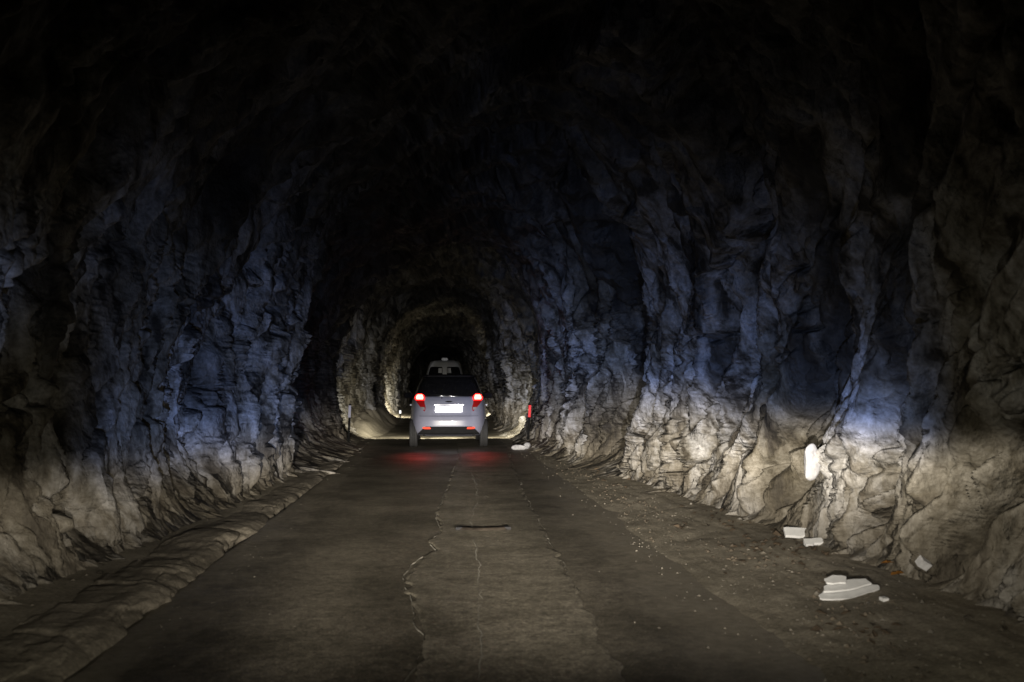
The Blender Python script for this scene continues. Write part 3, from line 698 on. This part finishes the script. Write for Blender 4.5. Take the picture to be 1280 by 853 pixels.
# rubble along the foot of the walls
def fn_rub(rg):
    s = 1 if rg.random() < 0.6 else -1
    y = 4.0*math.exp(rg.random()*math.log(30/4.0)); x = s*rg.uniform(2.1, 2.75) if s > 0 else -rg.uniform(2.0, 2.5)
    return x, y, float(ground_h(x, y))
def fn_clod(rg):
    y = 3.6*math.exp(rg.random()*math.log(16/3.6)); c = 2.05+0.25*math.sin(y*1.3)
    x = rg.normal(c, 0.13) if y < 9 else rg.normal(1.9, 0.12)
    return x, y, float(ground_h(x, y))
scatter('clods', 900, fn_clod, 0.004, 0.030, M_clod, 'crumbled dark dirt and chips drifted along the right verge', 21)
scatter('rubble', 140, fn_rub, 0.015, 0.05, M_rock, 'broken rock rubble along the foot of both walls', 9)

# delineator posts
def delineator(loc, refl, label, h=0.84, hgt=0.26, tilt=0.0, w_=0.055, group='reflector posts at the wall foot'):
    r = empty('reflector_post', loc, label, 'reflector post', group); r.rotation_euler = (0, tilt, 0)
    bm = bmesh.new(); 
    slab(bm, [(-.024,-.02),(.024,-.02),(.022,.02),(-.022,.02)], h, Matrix.Identity(4)); bmesh.ops.bevel(bm, geom=bm.edges[:], offset=0.006, segments=2, affect='EDGES'); bm_obj('post', bm, M_post, r)
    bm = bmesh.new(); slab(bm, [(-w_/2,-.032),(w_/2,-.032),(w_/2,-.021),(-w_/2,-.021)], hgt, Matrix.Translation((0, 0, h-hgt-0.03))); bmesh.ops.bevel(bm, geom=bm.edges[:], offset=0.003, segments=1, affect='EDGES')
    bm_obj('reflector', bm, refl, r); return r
delineator((1.83, 21.6, 0.05), M_redr, 'post with a glowing red reflector at the right wall foot', tilt=R(3))
delineator((-2.03, 21.6, 0.05), M_whtr, 'post with a white reflector at the left wall foot', tilt=R(2))
delineator((-1.72, 40.0, -0.1), M_plate, 'far post with a glowing white reflector left of the white car', h=0.44, hgt=0.13, w_=0.08)

# ------------------------------------------------------------------ vehicles
class Shell:
    def __init__(self, lev, n=6.0):
        self.l = np.array(lev, float); self.n = n       # z, half width, y rear, y front
    def at(self, z):
        L = self.l; return [float(np.interp(z, L[:, 0], L[:, i])) for i in (1, 2, 3)]
    def yr(self, x, z):
        w, r, f = self.at(z); c = (r+f)/2; h = (f-r)/2
        return c - h*(max(0, 1-min(1, abs(x)/w)**self.n))**(1/self.n)
    def mesh(self, name, m, parent, nz=26, nu=72, cap_top=True, cap_bot=True):
        z0, z1 = self.l[0, 0], self.l[-1, 0]; V = []; F = []
        zs = np.linspace(z0, z1, nz)
        for z in zs:
            w, r, f = self.at(z); c = (r+f)/2; h = (f-r)/2
            for i in range(nu):
                a = 2*math.pi*(i+0.5)/nu; ca, sa = math.cos(a), math.sin(a)
                V.append((w*math.copysign(abs(ca)**(2/self.n), ca), c+h*math.copysign(abs(sa)**(2/self.n), sa), z))
        for k in range(nz-1):
            for i in range(nu):
                j = (i+1) % nu; F.append((k*nu+i, k*nu+j, (k+1)*nu+j, (k+1)*nu+i))
        if cap_top: F.append([(nz-1)*nu+i for i in range(nu)])
        if cap_bot: F.append([i for i in range(nu)][::-1])
        return mesh_obj(name, V, F, m, parent)
    def patch(self, name, rows, m, parent, off=0.006, nc=10, thick=0.03):
        """rows: (z, x0, x1); a panel lying on the rear surface, proud by off, with closed edges"""
        V = []; F = []; nr = len(rows)
        for (z, a, b) in rows:
            for j in range(nc+1):
                x = a+(b-a)*j/nc; V.append((x, self.yr(x, z)-off, z))
        N = len(V); V += [(x, y+thick, z) for x, y, z in V]
        w_ = nc+1
        for i in range(nr-1):
            for j in range(nc):
                q = (i*w_+j, i*w_+j+1, (i+1)*w_+j+1, (i+1)*w_+j); F.append(q); F.append(tuple(N+v for v in q[::-1]))
        per = [j for j in range(w_)] + [i*w_+nc for i in range(1, nr)] + [(nr-1)*w_+j for j in range(nc-1, -1, -1)] + [i*w_ for i in range(nr-2, 0, -1)]
        for a, b in zip(per, per[1:]+per[:1]): F.append((b, a, N+a, N+b))
        return mesh_obj(name, V, F, m, parent, smooth=False)
def lathe_x(name, prof, m, parent, loc, seg=36):
    """prof: (x, r) revolved about the x axis"""
    V = []; F = []; n = len(prof)
    for i in range(seg):
        a = 2*math.pi*i/seg
        for x, r in prof: V.append((x, r*math.cos(a), r*math.sin(a)))
    for i in range(seg):
        k = (i+1) % seg
        for j in range(n-1): F.append((i*n+j, i*n+j+1, k*n+j+1, k*n+j))
    o = mesh_obj(name, V, F, m, parent); o.location = loc; return o
def wheel(parent, x, y, r, w_, s):
    wv = lathe_x('tyre', [(-w_/2*0.7, r*0.62), (-w_/2, r*0.72), (-w_/2, r*0.93), (-w_/2*0.8, r), (-w_*0.12, r), (-w_*0.1, r*0.975), (w_*0.1, r*0.975), (w_*0.12, r), (w_/2*0.8, r), (w_/2, r*0.93), (w_/2, r*0.72), (w_/2*0.7, r*0.62)], M_rubber, parent, (x, y, r))
    lathe_x('rim', [(s*w_*0.36, 0.0), (s*w_*0.34, r*0.2), (s*w_*0.22, r*0.3), (s*w_*0.25, r*0.55), (s*w_*0.42, r*0.66), (-s*w_*0.4, r*0.64)], M_rim, wv, (0, 0, 0))
    return wv
def cut(o, cyls):
    """open the wheel arches"""
    bm = bmesh.new()
    for (y, r, hw) in cyls:
        bmesh.ops.create_cone(bm, cap_ends=True, segments=40, radius1=r, radius2=r, depth=hw, matrix=Matrix.Translation((o['_s']*0.0, y, r*0.9)) @ Matrix.Rotation(math.pi/2, 4, 'Y'))
    me = bpy.data.meshes.new('cutter'); bm.to_mesh(me); bm.free()
    c = bpy.data.objects.new('cutter', me); COL.objects.link(c)
    md = o.modifiers.new('arch', 'BOOLEAN'); md.operation = 'DIFFERENCE'; md.object = c; md.solver = 'EXACT'
    dg = bpy.context.evaluated_depsgraph_get(); nm = bpy.data.meshes.new_from_object(o.evaluated_get(dg))
    o.modifiers.clear(); o.data = nm; bpy.data.objects.remove(c); del o['_s']

car = empty('small_hatchback', (CAR_X, CAR_Y, 0.015), 'small white five door hatchback with red brake lights lit', 'car')
lower = Shell([(.25,.75,.14,3.42),(.30,.785,.05,3.52),(.36,.80,.015,3.58),(.45,.81,0,3.6),(.56,.812,.0,3.6),(.64,.81,.02,3.58),(.70,.806,.055,3.55),(.80,.80,.075,3.48),(.90,.79,.095,3.35),(.98,.77,.115,3.1),(1.03,.74,.14,2.8),(1.045,.72,.17,2.7)], 4.2)
b_ = lower.mesh('body', M_white, car, nz=40, nu=120); b_['_s'] = 0.0
cut(b_, [(0.55, 0.315, 3.0), (2.93, 0.315, 3.0)])
cabin = Shell([(1.035,.725,.17,2.72),(1.10,.705,.195,2.55),(1.22,.66,.25,2.3),(1.34,.61,.32,2.05),(1.42,.57,.40,1.95),(1.46,.53,.47,1.88)], 4.4)
cabin.mesh('cabin', M_glass, car, nz=16, nu=96)
roof = Shell([(1.452,.56,.36,1.95),(1.475,.55,.34,1.93),(1.495,.50,.40,1.86),(1.505,.40,.55,1.7)], 4.5)
rf = roof.mesh('roof', M_black, car, nz=8, nu=80)
# floor pan so that nothing shows through the arches
bm = bmesh.new(); bmesh.ops.create_cube(bm, size=1, matrix=Matrix.Translation((0, 1.75, 0.34)) @ Matrix.Diagonal((1.15, 3.2, 0.22, 1))); bmesh.ops.bevel(bm, geom=bm.edges[:], offset=0.04, segments=2, affect='EDGES'); bm_obj('underbody', bm, M_black, car)
for s in (-1, 1):
    for yy in (0.55, 2.93): wheel(car, s*0.725, yy, 0.285, 0.165, s)
cabin.patch('rear_window', [(1.07,-.62,.62),(1.12,-.60,.60),(1.2,-.57,.57),(1.3,-.52,.52),(1.38,-.47,.47)], M_glass, car, off=0.008)
for s in (-1, 1):
    # lit brake lamp, darker lower cluster and clear reversing lens
    rows = lambda r: [(z, min(s*a, s*b), max(s*a, s*b)) for z, a, b in r]
    cl = lower.patch('tail_light', rows([(.745,.49,.50),(.79,.475,.55),(.85,.48,.60),(.91,.495,.65),(.97,.50,.69),(1.02,.51,.70)]), M_taildark, car, off=0.012)
    lower.patch('brake_lamp', rows([(.965,.51,.675),(.985,.50,.70),(1.02,.495,.71),(1.036,.495,.715)]), M_brake, cl, off=0.022, nc=8)
    cabin.patch('upper_lamp', rows([(1.037,.50,.70),(1.06,.505,.695),(1.085,.53,.67),(1.105,.56,.62)]), M_brake, cl, off=0.035, thick=0.04, nc=8)
    cabin.patch('brake_bulb', rows([(1.037,.525,.675),(1.06,.53,.67),(1.085,.545,.645)]), M_brakecore, cl, off=0.040, thick=0.02, nc=6)
    lower.patch('brake_bulb', rows([(.985,.53,.665),(1.02,.52,.68),(1.035,.52,.68)]), M_brakecore, cl, off=0.027, thick=0.02, nc=6)
    lower.patch('reversing_lens', rows([(.775,.49,.535),(.80,.49,.56),(.83,.495,.575)]), M_reverse, cl, off=0.017, nc=5)
    lower.patch('bumper_reflector', rows([(.385,.375,.50),(.395,.365,.53),(.415,.37,.535),(.427,.39,.52)]), M_refl, car, off=0.018)
    # the brake lamp's own light, thrown back and down onto the road
    ld = bpy.data.lights.new('brake_glow', 'SPOT'); lo = bpy.data.objects.new('brake_glow', ld); COL.objects.link(lo)
    ld.energy = 11; ld.color = (1.0, 0.015, 0.01); ld.spot_size = R(36); ld.spot_blend = 1.0; ld.shadow_soft_size = 0.06
    lo.location = (CAR_X+s*0.61, CAR_Y+0.0, 1.05)
    lo.rotation_euler = (Vector((0, -2.1, -1.05))).to_track_quat('-Z', 'Y').to_euler()
    # door mirror
    bm = bmesh.new(); bmesh.ops.create_uvsphere(bm, u_segments=20, v_segments=12, radius=1.0)
    for v in bm.verts:
        c = v.co; k_ = (abs(c.x)**3+abs(c.y)**3+abs(c.z)**3)**(1/3) or 1; v.co = Vector((c.x/k_*0.12, c.y/k_*0.05, c.z/k_*(0.065+0.012*c.x*s)))
    bmesh.ops.translate(bm, verts=bm.verts, vec=(s*0.885, 2.30, 1.05))
    mo = bm_obj('door_mirror', bm, M_mirror, car, smooth=True)
    bm = bmesh.new(); slab(bm, [(-.08,-.01),(.08,-.01),(.08,.0),(-.08,.0)], 0.09, Matrix.Translation((s*0.885, 2.248, 1.005)) @ Matrix.Rotation(R(-9), 4, 'X')); bm_obj('mirror_glass', bm, M_glass, mo)
    bm = bmesh.new(); slab(bm, [(s*.70,-.02),(s*.82,-.02),(s*.82,.02),(s*.70,.02)][::s], 0.03, Matrix.Translation((0, 2.32, 1.0))); bm_obj('mirror_arm', bm, M_black, mo)
# tailgate, bumper and fittings
lower.patch('bumper_insert', [(.262,-.64,.64),(.30,-.62,.62),(.34,-.58,.58),(.38,-.54,.54),(.42,-.50,.50),(.437,-.47,.47)], M_black, car, off=0.012, nc=24)
lower.patch('tailgate', [(.665,-.37,.37),(.675,-.40,.40),(.72,-.425,.425),(.85,-.455,.455),(.96,-.475,.475),(1.02,-.485,.485)], M_white, car, off=0.007, nc=24)
pr = lower.patch('plate_recess', [(.70,-.30,.30),(.72,-.32,.32),(.86,-.32,.32),(.885,-.30,.30)], M_white, car, off=0.010, nc=14)
# plate is flat
bm = bmesh.new(); slab(bm, [(-.275,-.012),(.275,-.012),(.275,.0),(-.275,.0)], 0.115, Matrix.Translation((0, 0.035, 0.73))); bmesh.ops.bevel(bm, geom=bm.edges[:], offset=0.004, segments=2, affect='EDGES')
bm_obj('number_plate', bm, M_plate, car)
bm = bmesh.new(); slab(bm, [(-.30,-.02),(.30,-.02),(.30,.05),(-.30,.05)], 0.02, Matrix.Translation((0, 0.055, 0.865))); bmesh.ops.bevel(bm, geom=bm.edges[:], offset=0.006, segments=2, affect='EDGES'); bm_obj('plate_garnish', bm, M_white, car)
lower.patch('emblem', [(.925,-.03,.03),(.935,-.07,.07),(.945,-.075,.075),(.955,-.03,.03)], M_black, car, off=0.016)
bm = bmesh.new(); slab(bm, [(-.02,-.02),(.0,-.02),(.0,.0),(-.02,.0)], 0.06, Matrix.Translation((-.14, 0.14, 0.97)) @ Matrix.Rotation(R(8), 4, 'Y'))
wp_ = bm_obj('rear_wiper', bm, M_black, car)
cabin.patch('wiper_blade', [(1.075,-.38,.02),(1.085,-.38,.02)], M_black, wp_, off=0.02, thick=0.01)
roof.patch('spoiler', [(1.445,-.52,.52),(1.46,-.53,.53),(1.475,-.52,.52)], M_black, rf, off=0.05, nc=14, thick=0.15)
# bumper crease line and seams as narrow dark grooves
lower.patch('bumper_seam', [(.645,-.60,.60),(.651,-.60,.60)], M_black, car, off=0.0025, nc=24, thick=0.01)
# small pale stickers on the rear glass
for (x0, x1, z0, z1) in ((-.22,-.11,1.12,1.21), (.13,.17,1.12,1.25), (.40,.48,1.10,1.15)):
    cabin.patch('window_sticker', [(z0, x0, x1), (z1, x0+0.01, x1-0.01)], M_post, car, off=0.0115, nc=2, thick=0.003)
bm = bmesh.new(); bmesh.ops.create_cone(bm, segments=8, radius1=0.006, radius2=0.003, depth=0.22, matrix=Matrix.Translation((0, 0.62, 1.58)) @ Matrix.Rotation(R(-38), 4, 'X')); bm_obj('aerial', bm, M_black, rf)
# door handles and side windows
for s in (-1, 1):
    for yy in (0.95, 1.85):
        bm = bmesh.new(); bmesh.ops.create_cube(bm, size=1, matrix=Matrix.Translation((s*0.80, yy, 0.86)) @ Matrix.Diagonal((0.035, 0.16, 0.03, 1))); bmesh.ops.bevel(bm, geom=bm.edges[:], offset=0.008, segments=2, affect='EDGES'); bm_obj('door_handle', bm, M_white, car)

van = empty('white_van', (VAN_X, VAN_Y, 0.015), 'tall white van driving ahead, its rear seen above the hatchback roof', 'van')
vs = Shell([(.35,.90,.05,4.95),(.45,.95,.0,5.0),(.9,.97,.0,4.98),(1.3,.965,.01,4.5),(1.6,.935,.03,4.3),(1.85,.885,.05,4.1),(2.1,.82,.08,3.9),(2.3,.755,.12,3.7),(2.42,.69,.18,3.6),(2.48,.60,.30,3.4),(2.50,.45,.5,3.2)], 7.0)
vb = vs.mesh('body', M_van, van, nz=50, nu=120); vb['_s'] = 0.0
cut(vb, [(1.0, 0.38, 3.0), (4.1, 0.38, 3.0)])
bm = bmesh.new(); bmesh.ops.create_cube(bm, size=1, matrix=Matrix.Translation((0, 2.5, 0.5)) @ Matrix.Diagonal((1.25, 4.6, 0.3, 1))); bmesh.ops.bevel(bm, geom=bm.edges[:], offset=0.04, segments=2, affect='EDGES'); bm_obj('underbody', bm, M_black, van)
for s in (-1, 1):
    for yy in (1.0, 4.1): wheel(van, s*0.85, yy, 0.34, 0.2, s)
    rows = lambda r: [(z, min(s*a, s*b), max(s*a, s*b)) for z, a, b in r]
    dr_ = vs.patch('rear_door', rows([(.60,.012,.85),(1.2,.012,.86),(1.7,.012,.82),(2.1,.012,.74),(2.28,.012,.66)]), M_van, van, off=0.008, nc=12)
    wn = vs.patch('rear_window', rows([(1.50,.12,.78),(1.55,.10,.80),(1.8,.10,.78),(2.1,.10,.70),(2.20,.11,.66),(2.225,.15,.60)]), M_glass, dr_, off=0.016)
    vs.patch('pale_window_patch', rows([(1.97,.13,.30),(2.17,.13,.28)]), M_van, dr_, off=0.021, nc=3, thick=0.004)  # pale patch near the inner edge of each rear pane
    vs.patch('tail_light', rows([(.95,.80,.92),(1.30,.80,.92)]), M_taildark, van, off=0.015, nc=5)
    bm = bmesh.new(); bmesh.ops.create_cube(bm, size=1, matrix=Matrix.Translation((s*0.07, -0.02, 1.2)) @ Matrix.Diagonal((0.03, 0.04, 0.14, 1))); bm_obj('handle', bm, M_black, dr_)
    bm = bmesh.new(); bmesh.ops.create_cube(bm, size=1, matrix=Matrix.Translation((s*1.06, 3.9, 1.55)) @ Matrix.Diagonal((0.16, 0.08, 0.26, 1))); bmesh.ops.bevel(bm, geom=bm.edges[:], offset=0.03, segments=2, affect='EDGES'); bm_obj('door_mirror', bm, M_black, van)
vs.patch('rear_bumper', [(.40,-.88,.88),(.45,-.90,.90),(.56,-.90,.90)], M_black, van, off=0.06, nc=20, thick=0.1)
bm = bmesh.new(); bmesh.ops.create_cube(bm, size=1, matrix=Matrix.Translation((0, 0.62, 2.54)) @ Matrix.Diagonal((0.30, 0.40, 0.11, 1))); bmesh.ops.bevel(bm, geom=bm.edges[:], offset=0.03, segments=3, affect='EDGES'); bm_obj('roof_vent', bm, M_van, van)
for o in van.children_recursive:
    if o.parent == van:
        if o.name.startswith('tyre'): o.scale = (0.78, 0.78, 0.78); o.location = (o.location.x*0.78, o.location.y*0.78, 0.34*0.78)
        else: o.scale = (0.78, 0.78, 0.88)
